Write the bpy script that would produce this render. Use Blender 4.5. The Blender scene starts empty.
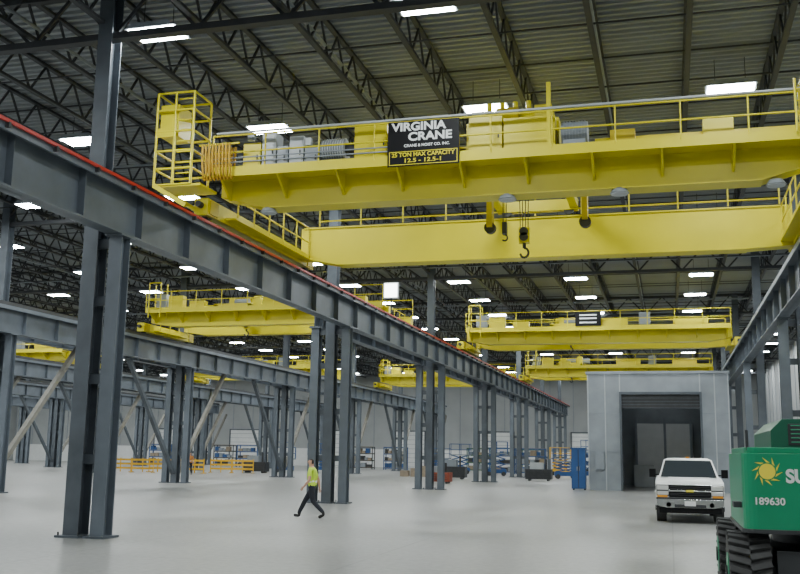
import bpy, math, random
from mathutils import Vector, Matrix
random.seed(7)
SC=bpy.context.scene
# ------------------------------------------------------------ materials
def mat(name,col,rough=.5,metal=0,var=.12,scale=3,bump=0,spec=.5,emit=None,es=0):
    m=bpy.data.materials.new(name);m.use_nodes=True
    nt=m.node_tree;b=nt.nodes['Principled BSDF']
    b.inputs['Roughness'].default_value=rough;b.inputs['Metallic'].default_value=metal
    b.inputs['Specular IOR Level'].default_value=spec
    b.inputs['Base Color'].default_value=(*col,1)
    if var>0:
        tc=nt.nodes.new('ShaderNodeTexCoord');n=nt.nodes.new('ShaderNodeTexNoise')
        n.inputs['Scale'].default_value=scale;n.inputs['Detail'].default_value=5
        r=nt.nodes.new('ShaderNodeValToRGB')
        r.color_ramp.elements[0].position=.3;r.color_ramp.elements[1].position=.7
        r.color_ramp.elements[0].color=(*[c*(1-var) for c in col],1)
        r.color_ramp.elements[1].color=(*[min(1,c*(1+var)) for c in col],1)
        nt.links.new(tc.outputs['Object'],n.inputs['Vector']);nt.links.new(n.outputs['Fac'],r.inputs['Fac'])
        nt.links.new(r.outputs['Color'],b.inputs['Base Color'])
        if bump>0:
            bp=nt.nodes.new('ShaderNodeBump');bp.inputs['Strength'].default_value=bump
            nt.links.new(n.outputs['Fac'],bp.inputs['Height']);nt.links.new(bp.outputs['Normal'],b.inputs['Normal'])
    if emit:
        b.inputs['Emission Color'].default_value=(*emit,1);b.inputs['Emission Strength'].default_value=es
    return m
M={}
M['steel']=mat('painted_grey_steel',(.085,.10,.118),.45,0,.18,2)
M['steel2']=mat('painted_blue_grey_steel',(.12,.142,.168),.45,0,.15,1.5)
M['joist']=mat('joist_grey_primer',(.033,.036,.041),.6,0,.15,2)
M['deck']=mat('galvanised_roof_deck',(.25,.27,.285),.5,.1,.12,.4)
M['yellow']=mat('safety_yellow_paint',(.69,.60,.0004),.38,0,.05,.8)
M['yellowd']=mat('safety_yellow_dark_parts',(.46,.36,.002),.45,0,.08,2)  # darker yellow on wheel plates, drum rings and small crane parts
M['grey']=mat('grey_enclosure_paint',(.25,.28,.31),.4,0,.08,3)
M['dark']=mat('dark_steel',(.03,.032,.035),.5,0,.2,4)
M['black']=mat('black_paint',(.004,.004,.005),.5,0,0,spec=.2)
M['white']=mat('white_paint',(.78,.79,.78),.35,0,.04,2)
M['ltgrey']=mat('light_grey_cabinet',(.45,.48,.50),.4,0,.06,3)
M['red']=mat('red_conductor_bar',(.50,.02,.012),.4,0,.1,2)
M['orange']=mat('amber_plastic',(.85,.36,.02),.5,0,.1,2)
M['barr']=mat('barrier_yellow',(.80,.46,.01),.5,0,.1,2)
M['rust']=mat('rust_red_paint',(.28,.06,.03),.6,0,.2,3)
M['blue']=mat('blue_paint',(.02,.08,.24),.4,0,.1,2)
M['green']=mat('green_paint',(.006,.25,.115),.32,0,.06,1.5)
M['greend']=mat('dark_green_paint',(.006,.10,.055),.4,0,.06,1.5)
M['tire']=mat('tire_rubber',(.05,.05,.05),.8,0,.2,6,.2)
M['chrome']=mat('chrome',(.6,.6,.6),.22,1,0)
M['glass']=mat('dark_windshield_glass',(.035,.042,.048),.6,0,0,spec=0)
M['glass'].node_tree.nodes['Principled BSDF'].inputs['IOR'].default_value=1.02
M['lens']=mat('headlight_lens',(.75,.75,.72),.12,.3,0)
M['wall']=mat('grey_wall_panel',(.36,.375,.375),.6,0,.08,.5)
M['encl']=mat('galvanised_enclosure_panel',(.28,.31,.34),.4,.25,.12,1.2)
M['skin']=mat('skin',(.50,.28,.19),.55,0,.05,5)
M['hair']=mat('dark_hair',(.03,.02,.015),.7,0,.2,20)
M['vest']=mat('hi_vis_vest',(.50,.70,.04),.6,0,.05,6)
M['shirt']=mat('dark_orange_shirt',(.55,.20,.03),.7,0,.05,6)
M['pants']=mat('dark_trousers',(.010,.012,.020),.8,0,.2,10)
M['boot']=mat('black_boots',(.012,.011,.010),.6,0,.2,10)
M['wood']=mat('raw_timber',(.30,.24,.17),.7,0,.2,4)
M['brace']=mat('tan_primer_steel',(.22,.21,.18),.6,0,.15,3)
M['lamp']=mat('lamp_diffuser',(.9,.9,.9),.5,0,0,emit=(.94,1,1),es=98)
M['lamp2']=mat('floodlight_diffuser',(.9,.9,.9),.5,0,0,emit=(.95,1,1),es=9)
M['sun']=mat('sun_logo_yellow',(.9,.75,.05),.5,0,0)
M['cable']=mat('festoon_cable',(.50,.30,.015),.6,0,.1,5)
def floor_mat():
    m=bpy.data.materials.new('polished_concrete');m.use_nodes=True;nt=m.node_tree;b=nt.nodes['Principled BSDF']
    N=nt.nodes.new;L=nt.links.new
    tc=N('ShaderNodeTexCoord')
    n1=N('ShaderNodeTexNoise');n1.inputs['Scale'].default_value=.3;n1.inputs['Detail'].default_value=8
    n2=N('ShaderNodeTexNoise');n2.inputs['Scale'].default_value=7;n2.inputs['Detail'].default_value=8
    L(tc.outputs['Object'],n1.inputs['Vector']);L(tc.outputs['Object'],n2.inputs['Vector'])
    mx=N('ShaderNodeMixRGB');mx.inputs[0].default_value=.5;L(n1.outputs['Fac'],mx.inputs[1]);L(n2.outputs['Fac'],mx.inputs[2])
    r=N('ShaderNodeValToRGB');r.color_ramp.elements[0].position=.36;r.color_ramp.elements[1].position=.64
    r.color_ramp.elements[0].color=(.205,.205,.195,1);r.color_ramp.elements[1].color=(.34,.34,.325,1)
    L(mx.outputs[0],r.inputs[0])
    br=N('ShaderNodeTexBrick');br.offset=0;br.inputs['Scale'].default_value=1;br.inputs['Mortar Size'].default_value=.015
    br.inputs['Brick Width'].default_value=5.5;br.inputs['Row Height'].default_value=5.5
    br.inputs['Color1'].default_value=(1,1,1,1);br.inputs['Color2'].default_value=(.94,.94,.94,1);br.inputs['Mortar'].default_value=(.6,.6,.6,1)
    L(tc.outputs['Object'],br.inputs['Vector'])
    mu=N('ShaderNodeMixRGB');mu.blend_type='MULTIPLY';mu.inputs[0].default_value=1
    L(r.outputs[0],mu.inputs[1]);L(br.outputs['Color'],mu.inputs[2]);L(mu.outputs[0],b.inputs['Base Color'])
    mr=N('ShaderNodeMapRange');mr.inputs[1].default_value=.3;mr.inputs[2].default_value=.7;mr.inputs[3].default_value=.29;mr.inputs[4].default_value=.38
    L(n1.outputs['Fac'],mr.inputs[0]);L(mr.outputs[0],b.inputs['Roughness'])
    b.inputs['Specular IOR Level'].default_value=.45
    return m
M['floor']=floor_mat()
# ------------------------------------------------------------ mesh builder
class MB:
    def __init__(s): s.v=[];s.f=[];s.m=[];s.sm=[];s.mats=[]
    def mi(s,k):
        if k not in s.mats: s.mats.append(k)
        return s.mats.index(k)
    def add(s,vs,fs,k,smooth=False):
        o=len(s.v);s.v+=[tuple(v) for v in vs];i=s.mi(k)
        for f in fs: s.f.append(tuple(o+j for j in f));s.m.append(i);s.sm.append(smooth)
    def box(s,x0,x1,y0,y1,z0,z1,k):
        vs=[(x,y,z) for z in(z0,z1) for y in(y0,y1) for x in(x0,x1)]
        s.add(vs,[(0,2,3,1),(4,5,7,6),(0,1,5,4),(2,6,7,3),(0,4,6,2),(1,3,7,5)],k)
    def beam(s,p,q,w,h,k,up=(0,0,1)):
        p=Vector(p);q=Vector(q);d=(q-p).normalized();u=Vector(up)
        if abs(d.dot(u))>.98:u=Vector((0,1,0))
        r=d.cross(u).normalized()*(w/2);t=r.cross(d).normalized()*(h/2)
        vs=[a+b for a in(p,q) for b in(-r-t,r-t,r+t,-r+t)]
        s.add(vs,[(0,1,2,3),(7,6,5,4),(0,4,5,1),(1,5,6,2),(2,6,7,3),(3,7,4,0)],k)
    def ibeam(s,p,q,depth,width,tf,tw,k,up=(0,0,1)):
        p=Vector(p);q=Vector(q);d=(q-p).normalized();u=Vector(up)
        if abs(d.dot(u))>.98:u=Vector((0,1,0))
        r=d.cross(u).normalized();t=r.cross(d).normalized()
        for sg in(-1,1):
            o=t*sg*(depth/2-tf/2);s.beam(p+o,q+o,width,tf,k,up=t)
        s.beam(p,q,tw,depth-2*tf,k,up=t)
    def cyl(s,p,q,r,k,n=12,r2=None,smooth=True,caps=True):
        p=Vector(p);q=Vector(q);d=(q-p).normalized();u=Vector((0,0,1)) if abs(d.z)<.9 else Vector((1,0,0))
        a=d.cross(u).normalized();b=d.cross(a);r2=r if r2 is None else r2
        vs=[p+(a*math.cos(2*math.pi*i/n)+b*math.sin(2*math.pi*i/n))*r for i in range(n)]+[q+(a*math.cos(2*math.pi*i/n)+b*math.sin(2*math.pi*i/n))*r2 for i in range(n)]
        s.add(vs,[(i,i+n,(i+1)%n+n,(i+1)%n) for i in range(n)],k,smooth)
        if caps: s.add(vs,[tuple(range(n)),tuple(range(2*n-1,n-1,-1))],k)
    def prism(s,pts,axis,a,b,k,ins=0):
        def mk(t,c):
            return {'x':(c,t[0],t[1]),'y':(t[0],c,t[1]),'z':(t[0],t[1],c)}[axis]
        n=len(pts);vs=[mk(t,a) for t in pts]+[mk(t,b) for t in pts]
        s.add(vs,[(i,(i+1)%n,(i+1)%n+n,i+n) for i in range(n)]+[tuple(range(n-1,-1,-1)),tuple(range(n,2*n))],k)
    def tube(s,pts,r,k,n=6):
        for a,b in zip(pts,pts[1:]): s.cyl(a,b,r,k,n,caps=True)
    def obj(s,name,bevel=0,loc=None,recalc=True):
        me=bpy.data.meshes.new(name);me.from_pydata(s.v,[],s.f)
        for k in s.mats: me.materials.append(M[k])
        me.polygons.foreach_set('material_index',s.m);me.polygons.foreach_set('use_smooth',s.sm)
        me.update()
        if recalc:
            import bmesh
            bm=bmesh.new();bm.from_mesh(me);bmesh.ops.recalc_face_normals(bm,faces=bm.faces);bm.to_mesh(me);bm.free()
        o=bpy.data.objects.new(name,me);SC.collection.objects.link(o)
        if loc:o.location=loc
        if bevel:
            md=o.modifiers.new('bevel','BEVEL');md.width=bevel;md.segments=2;md.limit_method='ANGLE';md.angle_limit=.6
        return o
def text(parent,s,loc,size,k,rot=(math.pi/2,0,0),align='CENTER',ext=.004,sx=1,name='lettering',bold=.022,fit=None):
    c=bpy.data.curves.new(name,'FONT');c.body=s;c.size=size;c.align_x=align;c.align_y='CENTER';c.extrude=ext;c.offset=size*bold
    t=bpy.data.objects.new(name,c);SC.collection.objects.link(t)
    dg=bpy.context.evaluated_depsgraph_get();me=bpy.data.meshes.new_from_object(t.evaluated_get(dg))
    bpy.data.objects.remove(t);o=bpy.data.objects.new(name,me);SC.collection.objects.link(o)
    me.materials.clear();me.materials.append(M[k])
    if fit:
        xs_=[v.co.x for v in me.vertices];sx=fit/(max(xs_)-min(xs_))
    o.location=loc;o.rotation_euler=rot;o.scale=(sx,1,1);o.parent=parent
    return o
# ------------------------------------------------------------ camera
cd=bpy.data.cameras.new('camera');cam=bpy.data.objects.new('camera',cd);SC.collection.objects.link(cam);SC.camera=cam
cd.sensor_width=36;cd.lens=43.54;cd.clip_end=500
PI,YA,RO=.1698,.2713,.0156
R=Vector((math.cos(YA),math.sin(YA),0));F=Vector((-math.sin(YA)*math.cos(PI),math.cos(YA)*math.cos(PI),math.sin(PI)));U=R.cross(F)
R2=R*math.cos(RO)+U*math.sin(RO);U2=-R*math.sin(RO)+U*math.cos(RO)
cam.matrix_world=Matrix(((R2.x,U2.x,-F.x,0),(R2.y,U2.y,-F.y,0),(R2.z,U2.z,-F.z,1.954),(0,0,0,1)))
# ------------------------------------------------------------ room shell
X0,X1,Y0,Y1=-96,11,-9,128
ZD=13.15
b=MB();b.box(X0,X1,Y0,Y1,-.3,0,'floor');b.obj('floor')
b=MB()
per=.30;n=int((Y1-Y0)/per)
for i in range(n):
    y=Y0+i*per
    pr=[(y,ZD+.07),(y+.16,ZD+.07),(y+.19,ZD),(y+.27,ZD),(y+.30,ZD+.07)]
    vs=[(X0,a,c) for a,c in pr]+[(X1,a,c) for a,c in pr]
    b.add(vs,[(j,j+1,j+6,j+5) for j in range(4)],'deck')
b.box(X0,X1,Y0,Y1,ZD+.15,ZD+.3,'deck')
b.obj('ceiling',recalc=False)
def wall(name,x0,x1,y0,y1):
    b=MB();b.box(x0,x1,y0,y1,0,ZD+.2,'wall');return b
b=wall('w',X0,X1,Y1,Y1+.3)
for i in range(int((X1-X0)/3)):
    b.box(X0+i*3,X0+i*3+.08,Y1-.05,Y1,0,ZD,'grey')
b.box(X0,X1,Y1-.08,Y1,0,2.4,'white')
b.obj('wall_back')
b=wall('w',X0-.3,X0,Y0,Y1);b.obj('wall_left')
b=wall('w',X1,X1+.3,Y0,Y1)
for i in range(40): b.box(X1-.05,X1,Y0+i*3.4,Y0+i*3.4+.08,0,ZD,'grey')
b.obj('wall_right')
b=wall('w',X0,X1,Y0-.3,Y0);b.obj('wall_front')
for i,x in enumerate((-70,-58,-46,-34,-22,-10)):
    b=MB();b.box(x-2.2,x+2.2,Y1-.2,Y1-.09,0,4.8,'white')
    for k in range(8): b.box(x-2.2,x+2.2,Y1-.22,Y1-.2,.1+k*.6,.14+k*.6,'grey')
    for sx in(-2.35,2.2): b.box(x+sx,x+sx+.15,Y1-.3,Y1-.09,0,4.95,'steel')
    b.box(x-2.35,x+2.35,Y1-.3,Y1-.09,4.8,4.95,'steel');b.obj('door_%d'%(i+1))
# ------------------------------------------------------------ roof framing
COLY=[19.5+16.7*k for k in range(-1,7)]
b=MB()
k0=int((X0-(-10.66))/2.28);jx=[-10.66+2.28*k for k in range(k0,10) if -10.66+2.28*k<X1-.3]
zt,zb_=ZD-.05,ZD-1.02
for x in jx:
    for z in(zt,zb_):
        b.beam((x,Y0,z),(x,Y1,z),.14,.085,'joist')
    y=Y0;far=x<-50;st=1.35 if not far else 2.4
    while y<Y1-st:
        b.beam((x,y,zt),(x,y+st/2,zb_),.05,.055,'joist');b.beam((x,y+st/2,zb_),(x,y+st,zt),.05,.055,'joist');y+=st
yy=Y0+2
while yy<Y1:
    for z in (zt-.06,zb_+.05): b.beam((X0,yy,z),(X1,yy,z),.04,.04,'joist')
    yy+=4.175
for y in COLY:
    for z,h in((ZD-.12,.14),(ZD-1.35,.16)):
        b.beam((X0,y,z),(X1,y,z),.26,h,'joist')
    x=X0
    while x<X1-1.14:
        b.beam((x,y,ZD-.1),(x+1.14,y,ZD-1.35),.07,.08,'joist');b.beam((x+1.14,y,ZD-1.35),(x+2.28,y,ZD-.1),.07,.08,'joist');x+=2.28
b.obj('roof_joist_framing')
b=MB()
for y in(30.6,51.9,66.1,80.3):
    b.cyl((X0+.1,y,12.25),(X1-.15,y,12.25),.05,'grey',8)
for x in(-8.4,-1.5,-15.2,-35,-52):
    b.cyl((x,Y0+.2,12.45),(x,Y1-.3,12.45),.05,'grey',8)
b.obj('sprinkler_pipes')
# ------------------------------------------------------------ lights
b=MB()
lx=[-11.8+6.85*k for k in range(-12,4)];lx=[x for x in lx if X0+1<x<X1-1]
for iy in range(-3,16):
    y=20+7.1*iy
    if y>Y1-2 or y<Y0+2:continue
    for x in lx:
        dx=random.uniform(-.15,.15);dy=random.uniform(-.15,.15);X=x+dx;Y=y+dy;w,d=.62,.38;z=12.02
        b.prism([(X-w-.06,z),(X-w+.15,z+.14),(X+w-.15,z+.14),(X+w+.06,z)],'y',Y-d-.04,Y+d+.04,'grey')
        b.add([(X-w,Y-d,z-.015),(X+w,Y-d,z-.015),(X+w,Y+d,z-.015),(X-w,Y+d,z-.015)],[(0,3,2,1)],'lamp')
        for sx in(-.4,.4): b.cyl((X+sx,Y,z+.14),(X+sx,Y,z+.9),.012,'dark',4)
b.obj('high_bay_ceiling_lights',recalc=False)
# ------------------------------------------------------------ columns
ZR=8.22
OFF=.64
ZGB=6.84
def crane_leg(b,x,y,top=ZGB):
    b.ibeam((x,y,0.03),(x,y,top),.38,.33,.03,.02,'steel2')
    b.box(x-.26,x+.26,y-.32,y+.32,0,.05,'steel')
    b.box(x-.22,x+.22,y-.3,y+.3,top-.04,top,'steel2')
def build_col(b,x,y,top=ZD-.1):
    b.ibeam((x,y,.03),(x,y,top),.44,.38,.03,.022,'steel')
    b.box(x-.3,x+.3,y-.36,y+.36,0,.05,'steel')
    for s in(-1,1):
        for t in(-1,1): b.cyl((x+.25*s,y+.29*t,.04),(x+.25*s,y+.29*t,.12),.02,'dark',6)
def ties(b,xa,xb,y,zs=(1.6,3.4,5.2,6.55)):
    for z in zs: b.box(xa,xb,y-.04,y+.04,z,z+.22,'steel')
def runway_column(x,sides,y,brace=0):
    b=MB();build_col(b,x,y)
    for s in sides:
        crane_leg(b,x+OFF*s,y)
        ties(b,min(x,x+OFF*s),max(x,x+OFF*s),y)
        b.box(min(x,x+OFF*s*.47),max(x,x+OFF*s*.47),y-.05,y+.05,7.85,7.95,'steel')
    if brace:
        for s in (-1,1):
            k='brace' if s==1 else 'steel'
            b.beam((x,y+s*.3,.6),(x,y+s*6.0,6.9),.22,.22,k)
    b.obj('crane_runway_column')
for i,y in enumerate(COLY):
    runway_column(-12.85,(1,) if i<2 else(1,-1),y)
    runway_column(3.95+OFF,(-1,),y)
    for j,x in enumerate((-28.4,-44.2,-60,-76)):
        runway_column(x,(1,-1),y,brace=1 if j<3 else 0)
def runway_girder(x,ya,yb,face,red=True):
    b=MB();zt=8.00;zb=ZGB
    b.box(x-.28,x+.28,ya,yb,zt-.04,zt,'steel2')
    b.box(x-.33,x-.28,ya,yb,zt-.16,zt,'steel2');b.box(x+.28,x+.33,ya,yb,zt-.16,zt,'steel2')
    b.box(x-.2,x+.2,ya,yb,zb,zb+.04,'steel2')
    b.box(x-.015,x+.015,ya,yb,zb,zt,'steel2')
    y=ya+.5
    while y<yb:
        b.box(x-.19,x+.19,y,y+.015,zb,zt,'steel2');y+=2.4
    b.box(x-.035,x+.035,ya,yb,zt,ZR,'dark')
    if red:
        b.box(x+face*.36,x+face*.41,ya,yb,zt-.03,zt+.04,'red')
        y=ya
        while y<yb: b.box(x+face*.33,x+face*.43,y,y+.06,zt-.12,zt-.02,'dark');y+=1.5
    b.obj('crane_runway_girder')
runway_girder(-12.21,COLY[0],122,1)
runway_girder(-13.49,COLY[2]-.3,122,-1)
runway_girder(3.95,COLY[0],122,-1,False)
for x in(-28.4,-44.2,-60,-76):
    runway_girder(x+OFF,COLY[0],122,1,False);runway_girder(x-OFF,COLY[0],122,-1,False)
# ------------------------------------------------------------ cranes
def handrail(b,p,q,h=1.05,post=1.5,k='yellow',toe=True,r=.024):
    p=Vector(p);q=Vector(q);L=(q-p).length;n=max(1,round(L/post));z=Vector((0,0,1))
    for t in(h,h*.52): b.cyl(p+z*t,q+z*t,r,k,6)
    for i in range(n+1):
        a=p.lerp(q,i/n);b.cyl(a,a+z*h,r,k,6)
    if toe: b.beam(p+z*.06,q+z*.06,.012,.12,k)
def girder(b,xa,xb,y,w,zb,zt,taper=1.3,rise=.45,riser=None):
    riser=rise if riser is None else riser
    pts=[(xa,zb+rise),(xa+taper,zb),(xb-taper,zb),(xb,zb+riser),(xb,zt),(xa,zt)]
    b.prism(pts,'y',y,y+w,'yellow')
    b.box(xa+.1,xb-.1,y-.06,y+w+.06,zt-.02,zt+.02,'yellow')
    b.prism([(xa+taper,zb-.02),(xb-taper,zb-.02),(xb-taper,zb+.01),(xa+taper,zb+.01)],'y',y-.05,y+w+.05,'yellow')
    b.box(xa+.1,xb-.1,y+w/2-.03,y+w/2+.03,zt+.02,zt+.12,'dark')
def end_truck(b,x,ya,yb,z=ZR):
    b.box(x-.2,x+.2,ya,yb,z+.08,z+.55,'yellow')
    for y in(ya+.35,yb-.35):
        b.cyl((x-.08,y,z+.225),(x+.08,y,z+.225),.22,'dark',16)
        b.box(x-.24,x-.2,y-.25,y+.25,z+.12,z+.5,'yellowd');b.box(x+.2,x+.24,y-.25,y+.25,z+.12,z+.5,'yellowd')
    for y in(ya,yb):
        s=-1 if y==ya else 1;b.cyl((x,y,z+.35),(x,y+s*.2,z+.35),.09,'dark',8)
def trolley(b,x,y0,y1,z,w=2.4,hook=7.7,hy=None):
    b.box(x-w/2,x+w/2,y0+.1,y0+.4,z+.15,z+.5,'yellow');b.box(x-w/2,x+w/2,y1-.4,y1-.1,z+.15,z+.5,'yellow')
    for xx in(x-w/2,x+w/2-.25): b.box(xx,xx+.25,y0+.1,y1-.1,z+.2,z+.45,'yellow')
    for yy in(y0+.28,y1-.28):
        for xx in(x-w/2+.3,x+w/2-.3): b.cyl((xx,yy-.08,z+.16),(xx,yy+.08,z+.16),.16,'dark',12)
    ym=(y0+y1)/2 if hy is None else hy
    b.cyl((x-w/2+.2,ym,z+.75),(x+w/2-.5,ym,z+.75),.32,'yellow',18)
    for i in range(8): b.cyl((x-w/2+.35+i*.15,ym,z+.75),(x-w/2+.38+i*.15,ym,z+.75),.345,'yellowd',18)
    b.box(x+w/2-.55,x+w/2-.1,ym-.4,ym+.4,z+.4,z+1.15,'yellow')
    b.cyl((x+w/2-.1,ym,z+.8),(x+w/2+.5,ym,z+.8),.22,'grey',14)
    b.cyl((x-.3,ym-.9,z+.7),(x+.5,ym-.9,z+.7),.2,'grey',14);b.box(x-.6,x-.3,ym-1.1,ym-.7,z+.4,z+.95,'yellow')
    for dx in(-.14,-.05,.05,.14): b.cyl((x+dx,ym,z+.6),(x+dx*.8,ym,hook+.95),.014,'dark',5)
    b.box(x-.15,x+.15,ym-.1,ym+.1,hook+.50,hook+.95,'yellow')
    for dz in(.68,.84): b.cyl((x,ym-.12,hook+dz),(x,ym+.12,hook+dz),.13,'dark',14)
    b.cyl((x,ym,hook+.36),(x,ym,hook+.52),.05,'dark',8)
    pts=[]
    for i in range(12):
        a=math.pi*.5-i*math.pi*1.45/11;pts.append((x+.12*math.cos(a),ym,hook+.22+.14*math.sin(a)))
    b.tube(pts,.036,'dark',6)
def crane(xl,xr,y,g,detail=False):
    b=MB();zt=9.42
    zb=8.35 if detail else 8.62
    zf,ztf=(8.22,9.5) if detail else (8.62,9.4)
    girder(b,xl+.3,xr-.3,y,.55,8.57 if detail else zb,zt,rise=.35 if detail else .2)
    girder(b,xl+.2,xr-.2,y+g,.55,zf,ztf,rise=.25 if detail else .2,riser=.06)
    end_truck(b,xl,y-.6,y+g+1.2);end_truck(b,xr,y-.6,y+g+1.2)
    b.box(xl+.4,xr-.4,y-.85,y,zt-.06,zt,'yellow')
    b.box(xl+.4,xr-.4,y-.87,y-.83,zt-.16,zt+.02,'yellow')
    n=int((xr-xl-1)/1.55)
    for i in range(n+1):
        x=xl+.6+i*(xr-xl-1.2)/n
        b.prism([(y-.85,zt-.06),(y,zt-.06),(y,zt-.62),(y-.05,zt-.62)],'x',x-.03,x+.03,'yellow')
    handrail(b,(xl+.4,y-.83,zt),(xr-.4,y-.83,zt),h=1.0)
    handrail(b,(xl+.4,y+g+1.2,9.5),(xr-.4,y+g+1.2,9.5),r=.03)
    b.box(xl+.4,xr-.4,y+g+.5,y+g+1.22,9.44,9.5,'yellow')
    for x,s in((xl,1),(xr,-1)):
        handrail(b,(x+s*.5,y+.7,8.45),(x+s*.5,y+g-.1,8.45),post=1.2)
        b.box(min(x+s*.2,x+s*.55),max(x+s*.2,x+s*.55),y+.5,y+g,8.4,8.46,'yellow')
    return b,zb,zt
XL,XR=-12.21,3.95
Y=24.0
b,zb,zt=crane(XL,XR,Y,6.45,True)
zc=zt
for x in(-10.5,-3.86,-1.03,2.65):
    b.cyl((x,Y+.1,zb+.22),(x,Y+.1,zb+.1),.16,'grey',18,r2=.24);b.cyl((x,Y+.1,zb+.1),(x,Y+.1,zb+.07),.21,'ltgrey',18)
def cab(x0,x1,z1,k,d0=.08,d1=.5,z0=None):
    b.box(x0,x1,Y-.6+d0,Y-.6+d0+d1,zc+.06 if z0 is None else z0,z1,k)
    b.box(x0+.04,x1-.04,Y-.6+d0-.015,Y-.6+d0,(zc+.12 if z0 is None else z0+.05),z1-.06,k)
    b.box(x1-.1,x1-.07,Y-.6+d0-.04,Y-.6+d0-.01,(zc+z1)/2-.06,(zc+z1)/2+.08,'dark')
cab(-11.05,-10.55,zc+.85,'yellow')
cab(-10.5,-10.1,zc+1.12,'ltgrey');cab(-10.05,-9.75,zc+.7,'grey');cab(-9.7,-9.3,zc+.95,'ltgrey')
cab(-9.25,-8.85,zc+.62,'grey')
b.cyl((-8.8,Y-.25,zc+.55),(-8.15,Y-.25,zc+.55),.30,'grey',16);b.cyl((-8.15,Y-.25,zc+.55),(-7.9,Y-.25,zc+.55),.17,'dark',12)
b.box(-8.75,-8.15,Y-.5,Y,zc,zc+.26,'dark')
for i in range(9): b.cyl((-8.75+i*.07,Y-.25,zc+.55),(-8.73+i*.07,Y-.25,zc+.55),.325,'ltgrey',16)
b.box(-10.9,-10.7,Y-.62,Y-.5,zc+.9,zc+1.1,'grey');b.box(-9.2,-9.05,Y-.62,Y-.5,zc+.65,zc+.85,'ltgrey')
cab(-7.85,-6.95,zc+1.15,'yellow')
cab(-6.9,-5.1,zc+.9,'yellow')
cab(-4.75,-3.9,zc+1.12,'yellow');cab(-3.85,-2.55,zc+1.0,'yellow')
b.box(-4.9,-2.5,Y-.1,Y+.5,zc,zc+1.08,'yellow')
b.cyl((-2.4,Y-.3,zc+.5),(-1.75,Y-.3,zc+.5),.33,'grey',18);b.box(-2.35,-1.8,Y-.6,Y,zc,zc+.3,'grey')
for i in range(8): b.cyl((-2.35+i*.075,Y-.3,zc+.5),(-2.33+i*.075,Y-.3,zc+.5),.355,'grey',18)
b.box(-1.6,3.3,Y-.02,Y+.3,zc,zc+.46,'yellow')
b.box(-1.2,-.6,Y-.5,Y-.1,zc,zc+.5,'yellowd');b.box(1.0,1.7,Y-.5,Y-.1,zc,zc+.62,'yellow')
for z in(.22,.34): b.cyl((-11.8,Y-.88,zc+z),(-5,Y-.88,zc+z),.02,'grey',6)
b.cyl((-11.7,Y-.86,zc+1.06),(3.4,Y-.86,zc+1.06),.035,'ltgrey',8)
b.box(-2.72,-2.62,Y-.86,Y-.78,zc,zc+1.75,'yellow')
b.cyl((-4.5,Y+.9,zc+1.35),(-3.2,Y+.9,zc+1.35),.33,'yellow',18);b.box(-3.2,-2.75,Y+.55,Y+1.2,zc+.9,zc+1.7,'yellow')
b.box(-4.9,-4.5,Y+.6,Y+1.2,zc+.9,zc+1.65,'yellow');b.cyl((-4.2,Y+.5,zc+1.45),(-3.6,Y+.5,zc+1.45),.2,'yellowd',14)
for i in range(4): b.cyl((-4.4+i*.35,Y+.5,zc+1.6),(-4.4+i*.35,Y+.5,zc+1.8),.07,'yellow',8)
for i in range(9):
    x=-12.0+i*.10;pts=[(x,Y-.9+.32*math.sin(t*math.pi/6-math.pi/2)*.6,zc+.70-.95*math.sin(t*math.pi/6)) for t in range(7)]
    b.tube(pts,.032,'cable',6)
b.cyl((-12.2,Y-.9,zc+.75),(-11.0,Y-.9,zc+.75),.03,'yellow',6)
# access cage at the left end
cx0,cx1,cy0,cy1,cz0,cz1=-13.3,-12.2,Y-1.3,Y-.3,9.0,11.6
for x in(cx0,(cx0+cx1)/2,cx1):
    for y in(cy0,cy1): b.cyl((x,y,cz0),(x,y,cz1),.035,'yellow',6)
for z in(cz0,cz0+.45,cz0+.95,cz0+1.5,cz0+2.1,cz1):
    for y in(cy0,cy1): b.cyl((cx0,y,z),(cx1,y,z),.032,'yellow',6)
    for x in(cx0,cx1): b.cyl((x,cy0,z),(x,cy1,z),.032,'yellow',6)
b.box(cx0,(cx0+cx1)/2,cy0-.02,cy0+.02,cz0+1.35,cz0+1.6,'yellow')
b.box(cx0+.05,cx0+.6,cy0+.1,cy1-.2,cz0+1.4,cz0+2.3,'yellow')
b.box(cx0,XL+.3,cy0,cy1,cz0-.06,cz0,'yellow')
for z in range(9): b.cyl((cx1-.45,cy0-.01,cz0+z*.3),(cx1,cy0-.01,cz0+z*.3),.02,'yellow',6)
for yy in(cy0,cy1): b.beam((cx0,yy,cz0),(XL-.1,yy,8.4),.08,.12,'yellow')
b.beam((cx0-.6,Y-1.2,8.75),(cx0+.8,Y-1.2,8.35),.06,.12,'red')
# trolleys
trolley(b,-3.9,Y+.3,Y+6.75,9.55,2.6,hook=7.5,hy=Y+3.4)
b.cyl((-4.9,Y+3.3,8.5),(-4.9,Y+3.5,8.5),.17,'dark',14);b.box(-4.98,-4.82,Y+3.2,Y+3.6,8.5,9.5,'yellowd')
b.cyl((-2.15,Y+3.3,8.55),(-2.15,Y+3.5,8.55),.17,'dark',14);b.box(-2.23,-2.07,Y+3.2,Y+3.6,8.6,9.5,'yellowd')
for dx in(-.55,-.46): b.cyl((-3.9+dx,Y+3.0,9.6),(-3.9+dx,Y+3.0,8.5),.014,'dark',5)
b.box(-4.47,-4.34,Y+2.9,Y+3.1,8.2,8.55,'dark')
pts=[(-4.405+.08*math.cos(math.pi*.5-i*.45),Y+3,8.1+.09*math.sin(math.pi*.5-i*.45)) for i in range(10)];b.tube(pts,.025,'dark',6)
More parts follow.
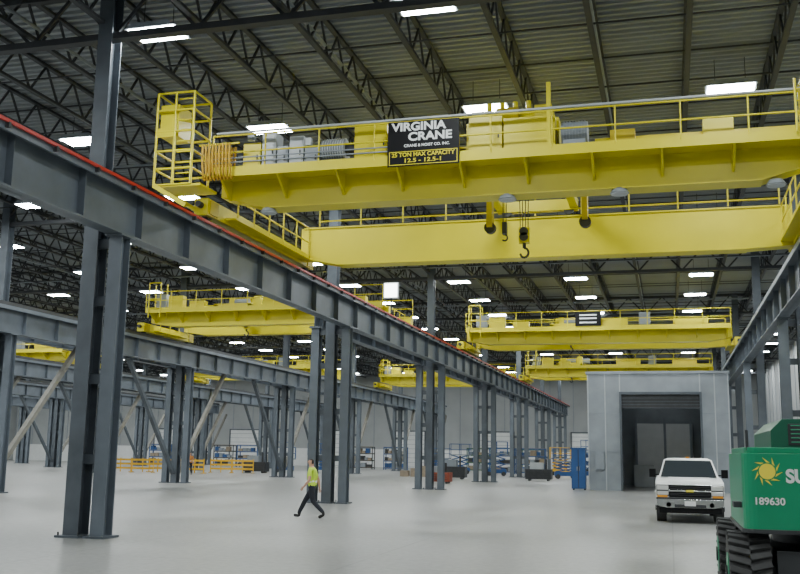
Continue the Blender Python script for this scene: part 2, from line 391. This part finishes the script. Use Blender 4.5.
# right end access ladder/steps
handrail(b,(3.2,Y-1.0,9.5),(3.2,Y+.2,9.5),h=1.2,post=.6)
for i in range(4): b.cyl((3.05,Y-.95,9.6+.28*i),(3.6,Y-.95,9.6+.28*i),.02,'yellow',6)
b.cyl((3.05,Y-.95,9.4),(3.05,Y-.95,10.7),.03,'yellow',6);b.cyl((3.6,Y-.95,9.4),(3.6,Y-.95,10.7),.03,'yellow',6)
cr=b.obj('bridge_crane')
# sign on crane
sz=zc-.19
b=MB();b.box(-6.80,-4.92,Y-.94,Y-.905,sz-.03,sz+1.16,'black')
b.box(-6.76,-4.96,Y-.946,Y-.94,sz,sz+.36,'yellow')
b.box(-6.74,-4.98,Y-.949,Y-.945,sz+.02,sz+.34,'black')
sg=b.obj('crane_sign_board')
xs=-5.86;ys=Y-.955
text(sg,"VIRGINIA",(xs-.12,ys,sz+1.0),.30,'white',bold=.035,fit=1.45)
text(sg,"CRANE",(xs+.18,ys,sz+.73),.30,'white',bold=.035,fit=1.15)
text(sg,"CRANE & HOIST CO. INC.",(xs+.1,ys,sz+.50),.10,'white',fit=1.2)
text(sg,"25 TON MAX CAPACITY",(xs,ys,sz+.26),.15,'yellow',fit=1.66)
text(sg,"12.5 - 12.5-1",(xs,ys,sz+.105),.145,'yellow',fit=.95)
sg.parent=cr
def simple_crane(xl,xr,y,g,sign=None,tr=(.4,)):
    b,zb,zt=crane(xl,xr,y,g)
    for t in tr: trolley(b,xl+(xr-xl)*t,y+.2,y+g+.35,9.35,2.2,hook=8.2)
    for (a,c,h,k) in((.06,.10,.9,'grey'),(.11,.17,.8,'yellow'),(.2,.26,.5,'yellow'),(.5,.62,.6,'yellow'),(.66,.7,.9,'grey'),(.78,.9,.5,'yellow')):
        b.box(xl+(xr-xl)*a,xl+(xr-xl)*c,y-.5,y-.08,zt,zt+h,k)
    for x in(xl+.6,xl+1.3):
        for yy in(y-.9,y-.2): b.cyl((x,yy,9.0),(x,yy,10.9),.035,'yellow',6)
    for z in(9.5,10.0,10.9):
        b.cyl((xl+.6,y-.9,z),(xl+1.3,y-.9,z),.035,'yellow',6)
    if sign:
        x=xl+(xr-xl)*sign;b.box(x-.75,x+.75,y-.9,y-.87,zt+.1,zt+.95,'black')
        for z in(.75,.55,.3): b.box(x-.5,x+.5,y-.91,y-.9,zt+z-.04,zt+z+.04,'white')
    return b.obj('bridge_crane')
simple_crane(-12.21,3.95,58.5,3.4,sign=.48)
simple_crane(-12.21,3.95,84,3.4,tr=(.25,))
simple_crane(-27.76,-13.49,47.5,4.0,tr=(.35,.7))
simple_crane(-43.56,-29.04,82,3.4)
simple_crane(-27.76,-13.49,92,3.4)
simple_crane(-59.36,-44.84,66,3.4)
b=MB();b.box(-12.35,-11.65,41.6,41.75,8.85,9.58,'ltgrey');b.box(-12.3,-11.7,41.585,41.6,8.9,9.53,'lamp2')
b.cyl((-12.0,41.7,8.0),(-12.0,41.7,8.9),.03,'dark',6);b.obj('floodlight')
# ------------------------------------------------------------ enclosure
b=MB();ex0,ex1,ey0,ey1,ez=-4.6,3.3,58,70,6.7
dx0,dx1,dz=-2.65,1.7,5.5
b.box(ex0,dx0,ey0,ey0+.2,0,ez,'encl');b.box(dx1,ex1,ey0,ey0+.2,0,ez,'encl');b.box(dx0,dx1,ey0,ey0+.2,dz,ez,'encl')
b.box(ex0,ex0+.15,ey0+.2,ey1,0,ez,'encl');b.box(ex1-.15,ex1,ey0+.2,ey1,0,ez,'encl');b.box(ex0,ex1,ey1,ey1+.2,0,ez,'encl')
b.box(ex0-.08,ex1+.08,ey0-.08,ey1+.2,ez,ez+.15,'encl')
for x in(ex0,ex0+.98,dx0-.12,dx1,dx1+.8,ex1-.06): b.box(x,x+.06,ey0-.03,ey0,0,ez,'ltgrey')
for z in(2.2,4.4): b.box(ex0,dx0,ey0-.02,ey0,z,z+.04,'grey');b.box(dx1,ex1,ey0-.02,ey0,z,z+.04,'grey')
b.box(dx0-.12,dx0,ey0-.12,ey0+.3,0,dz+.15,'steel');b.box(dx1,dx1+.12,ey0-.12,ey0+.3,0,dz+.15,'steel');b.box(dx0,dx1,ey0-.12,ey0+.3,dz,dz+.15,'steel')
b.box(dx0,dx1,ey0+.05,ey0+.12,4.7,dz,'dark')
for i in range(4): b.box(dx0,dx1,ey0+.03,ey0+.05,4.72+i*.19,4.75+i*.19,'steel')
b.box(dx0+.5,dx1-.2,ey1-1,ey1-.9,0,4.2,'white');b.box(dx0+.3,dx0+1.6,ey1-3,ey1-1.6,0,1.4,'ltgrey')
for x in(-2.3,-.4,1.3): b.box(x,x+.16,ey1-1.2,ey1-1.0,0,4.6,'grey')
b.box(ex0+.4,ex0+.9,ey0-.2,ey0,1.2,2.2,'grey')
b.box(-1.8,1.0,ey1-5.1,ey1-4.9,5.9,5.98,'lamp2')
b.obj('metal_enclosure_room')
b=MB();b.box(-5.55,-4.75,57.6,58.2,.08,2.35,'blue');b.box(-5.6,-4.7,57.55,58.25,2.35,2.42,'blue')
b.box(-5.17,-5.13,57.585,57.6,.15,2.3,'dark');b.box(-5.24,-5.2,57.56,57.59,1.1,1.35,'chrome');b.box(-5.10,-5.06,57.56,57.59,1.1,1.35,'chrome')
for x in(-5.5,-4.85):
    for y in(57.65,58.05): b.box(x,x+.08,y,y+.08,0,.08,'dark')
b.obj('blue_tool_cabinet',.01)
# ------------------------------------------------------------ pickup truck
def pickup(loc):
    b=MB();W=.99
    prof=[(.0,.62),(.0,1.10),(.10,1.20),(1.35,1.30),(1.5,1.32),(5.65,1.32),(5.7,1.25),(5.7,.62),(5.2,.55)]
    def arch(yc,r=.50,z=.42,n=8):
        return [(yc+r*math.cos(a),z+r*math.sin(a)) for a in [math.pi*.06+i*(math.pi*.88)/n for i in range(n+1)]]
    prof+=arch(4.55)+[(3.9,.45),(1.7,.45)]+arch(.98)+[(.3,.5)]
    b.prism(prof,'x',-W,W,'white')
    b.prism([(.08,1.19),(1.35,1.29),(1.4,1.34),(.6,1.31),(.14,1.24)],'x',-.62,.62,'white')
    cab=[(-.92,1.38,1.30),(.92,1.38,1.30),(.92,3.75,1.30),(-.92,3.75,1.30),(-.74,2.05,1.88),(.74,2.05,1.88),(.74,3.45,1.88),(-.74,3.45,1.88)]
    b.add(cab,[(0,1,5,4),(1,2,6,5),(2,3,7,6),(3,0,4,7),(4,5,6,7)],'white')
    b.add([(-.72,2.1,1.88),(.72,2.1,1.88),(.72,3.4,1.88),(-.72,3.4,1.88),(-.6,2.3,1.93),(.6,2.3,1.93),(.6,3.2,1.93),(-.6,3.2,1.93)],[(0,1,5,4),(1,2,6,5),(2,3,7,6),(3,0,4,7),(4,5,6,7)],'white')
    def lp(u,v,o):
        w=.92-(.18)*v;return (u*w,1.38+.67*v-o*.65,1.30+.58*v+o*.75)
    b.add([lp(-.93,.04,.02),lp(.93,.04,.02),lp(.93,.93,.02),lp(-.93,.93,.02)],[(0,1,2,3)],'glass')
    for s in(-1,1):
        def sp(y,v): return (s*(.92-.18*v+.008),y,1.30+.58*v)
        b.add([sp(1.68,.1),sp(2.6,.1),sp(2.6,.88),sp(2.12,.88)],[(0,1,2,3)],'glass')
        b.add([sp(2.68,.1),sp(3.55,.1),sp(3.38,.88),sp(2.68,.88)],[(0,1,2,3)],'glass')
        b.box(s*1.0 if s>0 else -1.2,s*1.2 if s>0 else -1.0,1.62,1.74,1.32,1.58,'black')
        b.box(min(s*.9,s*1.02),max(s*.9,s*1.02),1.66,1.72,1.38,1.42,'black')
        x0,x1=(.62,.95) if s>0 else(-.95,-.62)
        b.box(x0,x1,-.035,.02,.98,1.11,'lens');b.box(x0,x1,-.035,.02,.83,.94,'lens')
        b.box(x0-.01,x1+.01,-.03,.0,.94,.98,'dark')
        b.box(x0-.02,x1+.02,-.02,0,.80,1.13,'dark')
        b.box(x0+.03 if s>0 else x0,x1 if s>0 else x1-.03,-.03,0,.76,.82,'orange')
        b.cyl((s*.62,-.12,.55),(s*.62,-.14,.55),.07,'lens',12)
        for yc in(.98,4.55):
            b.cyl((s*.70,yc,.40),(s*.99,yc,.40),.40,'tire',28);b.cyl((s*.985,yc,.40),(s*1.0,yc,.40),.24,'chrome',20)
            b.cyl((s*1.0,yc,.40),(s*1.03,yc,.40),.08,'dark',12)
        for y in(1.55,2.64,3.72): b.box(min(s*.985,s*.995),max(s*.985,s*.995),y,y+.015,.55,1.3,'dark')
        for y in(2.4,3.5): b.box(min(s*.99,s*1.02),max(s*.99,s*1.02),y,y+.18,1.1,1.14,'black')
        b.box(min(s*.94,s*1.03),max(s*.94,s*1.03),.5,1.46,.88,.92,'white')
    b.box(-.60,.60,-.03,.02,.77,1.13,'black')
    for z in(.83,.88,1.02,1.07): b.box(-.58,.58,-.04,-.03,z-.008,z+.008,'dark')
    b.box(-.62,.62,-.06,-.02,.93,.975,'chrome')
    b.box(-.11,.11,-.075,-.05,.925,.985,'sun')
    b.box(-.64,.64,-.04,.0,1.12,1.14,'chrome')
    b.prism([(-.95,.52),(-.98,.71),(.98,.71),(.95,.52),(.7,.46),(-.7,.46)],'y',-.14,.05,'chrome')
    b.box(-.98,.98,-.12,.1,.71,.76,'dark')
    b.box(-.45,.45,-.155,-.13,.47,.56,'dark');b.box(-.16,.16,-.165,-.15,.52,.66,'white')
    b.box(-.9,.9,-.08,.3,.30,.47,'black')
    b.box(-.6,.6,.3,5.6,.35,.5,'black');b.box(-.72,.72,.9,1.05,.34,.42,'dark');b.box(-.72,.72,4.5,4.62,.34,.42,'dark')
    b.box(-.85,.85,3.85,5.6,1.30,1.325,'dark')
    b.box(-.05,.05,2.3,2.34,1.93,1.98,'orange')
    return b.obj('pickup_truck',.018,loc)
pickup((.53,31.0,0))
# ------------------------------------------------------------ boom lift
def tire(b,x0,x1,y,z,r,k='tire'):
    n=26;b.cyl((x0,y,z),(x1,y,z),r-.04,k,n)
    for i in range(n):
        a=2*math.pi*i/n;xm=(x0+x1)/2
        for s,off in((x0,0),(x1,math.pi/n)):
            c=a+off;p=Vector((s,y+(r-.02)*math.cos(c),z+(r-.02)*math.sin(c)));q=Vector((xm,y+(r-.02)*math.cos(c+.12),z+(r-.02)*math.sin(c+.12)))
            b.beam(p,q,.07,.06,k,up=(0,math.cos(c),math.sin(c)))
    b.cyl((x0-.01,y,z),(x1+.01,y,z),r*.5,'green',18);b.cyl((x0-.03,y,z),(x1+.03,y,z),r*.2,'dark',12)
b=MB();lx0=.66
for y in(13.25,15.95):
    tire(b,lx0,lx0+.48,y,.52,.53);tire(b,lx0+2.1,lx0+2.58,y,.52,.53)
    b.box(lx0+.4,lx0+2.12,y-.12,y+.12,.4,.64,'dark')
b.box(lx0+.55,lx0+1.97,12.9,16.3,.45,.85,'dark')
b.cyl((lx0+1.26,14.6,.85),(lx0+1.26,14.6,1.06),.6,'dark',24)
bx0,bx1,by0,by1=.84,3.0,12.75,15.6
def rc(x0,x1,y0,y1,r):
    P=[]
    for cx,cy,a0 in((x1-r,y0+r,-90),(x1-r,y1-r,0),(x0+r,y1-r,90),(x0+r,y0+r,180)):
        for i in range(6):
            a=math.radians(a0+i*18);P.append((cx+r*math.cos(a),cy+r*math.sin(a)))
    return P
b.prism(rc(bx0,bx1,by0,by1,.16),'z',1.06,2.02,'green')
b.prism(rc(bx0+.04,bx1-.04,by0+.04,by1-.04,.16),'z',2.02,2.09,'green')
b.prism(rc(bx0-.02,bx1+.02,by0-.02,by1+.02,.18),'z',1.06,1.11,'dark')
b.prism([(1.20,2.07),(1.20,2.30),(1.34,2.44),(2.9,2.44),(2.95,2.07)],'y',by0+.1,by1-.3,'greend')
b.box(1.4,2.85,by0+.085,by0+.1,2.12,2.38,'dark')
for i in range(5): b.box(1.43,2.82,by0+.075,by0+.088,2.15+i*.05,2.165+i*.05,'green')
b.prism([(12.2,2.62),(12.3,3.0),(20.0,2.2),(20.0,1.85)],'x',2.1,2.45,'green')
b.box(1.5,2.7,20.3,21.3,.45,.52,'dark')
b.beam((2.27,19.9,2.0),(2.27,20.4,1.0),.2,.2,'green')
for x in(1.5,2.7):
    for y in(20.3,21.3): b.cyl((x,y,.5),(x,y,1.6),.025,'green',6)
for z in(1.05,1.6):
    b.tube([(1.5,20.3,z),(2.7,20.3,z),(2.7,21.3,z),(1.5,21.3,z),(1.5,20.3,z)],.025,'green',6)
b.box(.74,.84,13.0,13.3,1.35,1.42,'dark')
b.cyl((.92,by0+.12,2.05),(.92,by0+.12,2.3),.02,'dark',6)
lift=b.obj('boom_lift',.02)
d=MB();cx,cz,yy=1.13,1.80,by0-.006
nn=24;P=[(cx+.095*math.cos(2*math.pi*i/nn),yy,cz+.095*math.sin(2*math.pi*i/nn)) for i in range(nn)]
d.add(P,[tuple(range(nn))],'sun')
for i in range(10):
    a=2*math.pi*i/10;a2=a+.28;a3=a+.62
    d.add([(cx+.11*math.cos(a),yy,cz+.11*math.sin(a)),(cx+.11*math.cos(a2+.1),yy,cz+.11*math.sin(a2+.1)),(cx+.18*math.cos(a3),yy,cz+.18*math.sin(a3))],[(0,1,2)],'sun')
so=d.obj('sun_decal');so.parent=lift
text(lift,"SUNBELT",(1.34,by0-.006,1.74),.22,'white',align='LEFT',sx=.95,name='decal_text',bold=.04)
text(lift,"189630",(1.14,by0-.006,1.44),.12,'white',name='number_text')
# ------------------------------------------------------------ person
def person(name,loc,ang,vest='vest'):
    J={};V=[];E=[];Rr=[]
    def v(n,p,r,par=None):
        J[n]=len(V);V.append(p);Rr.append(r)
        if par is not None:E.append((J[par],J[n]))
    v('pel',(0,0,.94),(.15,.12));v('sp',(.0,0,1.12),(.16,.12),'pel');v('ch',(.02,0,1.30),(.18,.13),'sp')
    v('uc',(.025,0,1.43),(.13,.09),'ch');v('nk',(.04,0,1.51),(.06,.06),'uc');v('hd0',(.055,0,1.57),(.07,.075),'nk');v('hd1',(.06,0,1.66),(.085,.105),'hd0');v('hd2',(.055,0,1.75),(.06,.075),'hd1')
    for s,n in((1,'L'),(-1,'R')):
        fr=s<0
        v('hip'+n,(0,s*.1,.88),(.105,.105),'pel')
        if fr: K=(.24,s*.09,.52);A=(.43,s*.09,.14);H=(.41,s*.09,.06);T=(.60,s*.10,.075)
        else: K=(-.06,s*.09,.50);A=(-.38,s*.09,.19);H=(-.41,s*.09,.12);T=(-.24,s*.10,.035)
        v('th'+n,tuple((a*.5+b_*.5) for a,b_ in zip((0,s*.1,.88),K)),(.10,.10),'hip'+n)
        v('kn'+n,K,(.076,.076),'th'+n);v('cf'+n,tuple(a*.6+b_*.4 for a,b_ in zip(K,A)),(.074,.074),'kn'+n)
        v('an'+n,A,(.062,.062),'cf'+n);v('he'+n,H,(.05,.045),'an'+n);v('to'+n,T,(.05,.034),'he'+n)
        v('sh'+n,(.02,s*.185,1.42),(.065,.065),'uc')
        if fr: el=(-.10,s*.25,1.14);wr=(-.14,s*.27,.89)
        else: el=(.02,s*.25,1.13);wr=(.18,s*.26,.93)
        v('ua'+n,tuple(a*.5+b_*.5 for a,b_ in zip((.02,s*.185,1.42),el)),(.058,.058),'sh'+n)
        v('el'+n,el,(.044,.044),'ua'+n);v('fa'+n,tuple(a*.6+b_*.4 for a,b_ in zip(el,wr)),(.042,.042),'el'+n);v('wr'+n,wr,(.027,.029),'fa'+n)
        dv=(Vector(wr)-Vector(el)).normalized();pa=Vector(wr)+dv*.06;v('pa'+n,tuple(pa),(.022,.04),'wr'+n)
    def skinmesh(V,E,Rr,sub,root=0):
        me=bpy.data.meshes.new('t');me.from_pydata(V,E,[]);o=bpy.data.objects.new('t',me);SC.collection.objects.link(o)
        md=o.modifiers.new('s','SKIN');md.use_smooth_shade=True
        sv=me.skin_vertices[0].data
        for i,r in enumerate(Rr): sv[i].radius=r;sv[i].use_root=(i==root)
        o.modifiers.new('u','SUBSURF').levels=sub
        dg=bpy.context.evaluated_depsgraph_get();m2=bpy.data.meshes.new_from_object(o.evaluated_get(dg));bpy.data.objects.remove(o)
        return m2
    body=skinmesh(V,E,Rr,2)
    lo=min(c.co.z for c in body.vertices)
    emp=bpy.data.objects.new(name,None);SC.collection.objects.link(emp);emp.location=(loc[0],loc[1],-lo);emp.rotation_euler=(0,0,ang)
    for k in ['skin',vest,'pants','boot','hair','white']: body.materials.append(M[k])
    for p in body.polygons:
        x,y,z=p.center
        if z>1.5:
            m=0
            if z>1.71 or (x<.03 and z>1.60): m=4
        elif abs(y)>.2 and z<1.24 : m=0
        elif z>.96: m=1
        else:
            m=2
            if abs(y)>.222: m=0
            elif (y<0 and x>.25 and z<.15) or (y>0 and x<-.15 and z<.18 ) : m=3
        p.material_index=m;p.use_smooth=True
        if m==1 and (1.06<z<1.10): p.material_index=5
    o=bpy.data.objects.new('body',body);SC.collection.objects.link(o);o.parent=emp
    for s,n in((1,'L'),(-1,'R')):
        pa=Vector(V[J['pa'+n]]);wr=Vector(V[J['wr'+n]]);dv=(pa-wr).normalized();fw=Vector((1,0,0));fw=(fw-dv*fw.dot(dv)).normalized()
        inn=Vector((0,-s,0))
        VV=[];EE=[];RR=[]
        VV.append(tuple(pa));RR.append((.016,.03))
        for i,(o_,L_) in enumerate(((.03,.075),(.01,.085),(-.01,.08),(-.03,.062))):
            a=pa+fw*o_+dv*.02;b1=a+dv*L_*.5+inn*.006;c1=b1+(dv*.85+inn*.5)*L_*.5
            k=len(VV);VV+= [tuple(a),tuple(b1),tuple(c1)];RR+=[(.009,.009),(.0085,.0085),(.007,.007)];EE+=[(0,k),(k,k+1),(k+1,k+2)]
        a=pa+fw*.03-dv*.035;b1=a+(fw*.6+dv*.7+inn*.3)*.03;c1=b1+(fw*.3+dv+inn*.3)*.028;k=len(VV)
        VV+=[tuple(a),tuple(b1),tuple(c1)];RR+=[(.011,.011),(.010,.010),(.008,.008)];EE+=[(0,k),(k,k+1),(k+1,k+2)]
        hm=skinmesh(VV,EE,RR,1);hm.materials.append(M['skin']);ho=bpy.data.objects.new('hand_'+n,hm);SC.collection.objects.link(ho);ho.parent=emp
        for p in hm.polygons:p.use_smooth=True
    f=MB()
    f.cyl((.148,0,1.665),(.18,0,1.645),.012,'skin',8,r2=.016)
    for s in(-1,1):
        f.cyl((.142,s*.032,1.682),(.150,s*.032,1.682),.010,'hair',8);f.cyl((.05,s*.085,1.66),(.05,s*.099,1.662),.028,'skin',10)
    f.box(.142,.152,-.022,.022,1.611,1.619,'rust')
    fo=f.obj('face');fo.parent=emp
    return emp
person('walking_worker',(-10.38,27.86,0),math.pi+.05)
person('walking_worker',(-36.6,70.5,0),-1.2,'shirt')
# ------------------------------------------------------------ floor clutter
def scissor(x,y,k,ang=0,h=1.2):
    b=MB();b.box(-.9,.9,-.4,.4,.25,.6,k)
    for a in(-.65,.65):
        for s in(-.42,.32): b.cyl((a,s,.2),(a,s+.1,.2),.2,'tire',14)
    for i in range(3):
        z=.6+i*h/3
        for s in(-.3,.3): b.beam((-.8,s,z),(.8,s,z+h/3),.05,.08,k);b.beam((.8,s,z),(-.8,s,z+h/3),.05,.08,k)
    z=.6+h;b.box(-1,1,-.42,.42,z,z+.1,'grey')
    for x1 in(-1,0,1):
        for s in(-.42,.42): b.cyl((x1,s,z),(x1,s,z+1.1),.03,k,6)
    for zz in(.55,1.1):
        b.tube([(-1,-.42,z+zz),(1,-.42,z+zz),(1,.42,z+zz),(-1,.42,z+zz),(-1,-.42,z+zz)],.03,k,6)
    o=b.obj('scissor_lift',loc=(x,y,0));o.rotation_euler=(0,0,ang);return o
for x,y,k,a,h in((-34.5,85,'blue',.3,.6),(-32.2,88,'blue',0,1.0),(-8.6,84,'blue',.2,.8),(-6.8,88,'blue',1.2,1.6),(-20,95,'blue',.4,1.2),(-10.5,98,'barr',0,1),(-24,104,'blue',0,.8),(-40,98,'blue',.5,1.2),(-15.5,90,'blue',.1,1.4)):
    scissor(x,y,k,a,h)
def barrier(x,y,ang,n=3):
    b=MB()
    for i in range(n):
        o=i*2.0
        for z in(.35,.7,1.05): b.beam((o,0,z),(o+1.9,0,z),.05,.16,'barr')
        for p in(0,.95,1.9): b.beam((o+p,0,0.02),(o+p,0,1.2),.06,.08,'barr')
        for p in(0,1.9): b.box(o+p-.04,o+p+.04,-.35,.35,0,.06,'barr')
    ob=b.obj('yellow_safety_barrier',loc=(x,y,0));ob.rotation_euler=(0,0,ang)
barrier(-48,74,.1,3);barrier(-43.6,76.5,-.2,3);barrier(-39,79,.1,2)
def machine(x,y,name,k,k2,s=1):
    b=MB();b.box(-.9*s,.9*s,-.5,.5,.12,.8*s,k);b.box(-.6*s,.3*s,-.4,.4,.8*s,1.25*s,k2);b.cyl((.5*s,0,.8*s),(.5*s,0,1.5*s),.08,'dark',8)
    for a in(-.7*s,.6*s): b.box(a,a+.12,-.55,.55,0,.12,'dark')
    for z in(.3,.45,.6): b.box(-.7*s,.7*s,-.52,-.5,z*s,z*s+.04,'dark')
    b.obj(name,.01,(x,y,0))
machine(-14.9,64,'welding_machine','rust','grey',.9)
machine(-16.6,76,'portable_generator','dark','grey',1.2)
machine(-9.8,76,'portable_generator','dark','ltgrey',1.1)
machine(-36,82,'portable_generator','dark','grey',1.2)
def rack(x,y,k,w=2.6,h=2.6,ang=0):
    b=MB()
    for a in(0,w):
        for c in(0,.9): b.box(a,a+.09,c,c+.09,0,h,k)
    for z in(.15,.95,1.75,h-.1):
        b.box(0,w+.09,0,.06,z,z+.1,k);b.box(0,w+.09,.93,.99,z,z+.1,k);b.box(0,w,.02,.95,z+.1,z+.13,'wood')
        if z<h-.3:
            p=.12
            while p<w-.5:
                ww=random.uniform(.3,.6);b.box(p,p+ww,.15,.8,z+.13,z+.13+random.uniform(.25,.55),random.choice(['wood','grey','grey','blue','dark','dark']));p+=ww+.08
    o=b.obj('storage_rack',loc=(x,y,0));o.rotation_euler=(0,0,ang)
for x,y,k in((-18,100,'blue'),(-14.8,99,'blue'),(-22,108,'greend'),(-9,106,'blue'),(-6,106,'blue'),(-32,109,'blue'),(-36,109,'dark'),(-16.5,112,'greend'),(-50,108,'blue'),(-55,112,'dark'),(-64,112,'blue')):
    rack(x,y,k)
b=MB()
for i in range(6): b.box(-22+i*.9,-21.3+i*.9,80,80.6,0,.5+.2*(i%3),'wood')
b.obj('timber_crates')
w=bpy.data.worlds.new('world');SC.world=w;w.use_nodes=True;w.node_tree.nodes['Background'].inputs[0].default_value=(.8,.85,.9,1);w.node_tree.nodes['Background'].inputs[1].default_value=.3
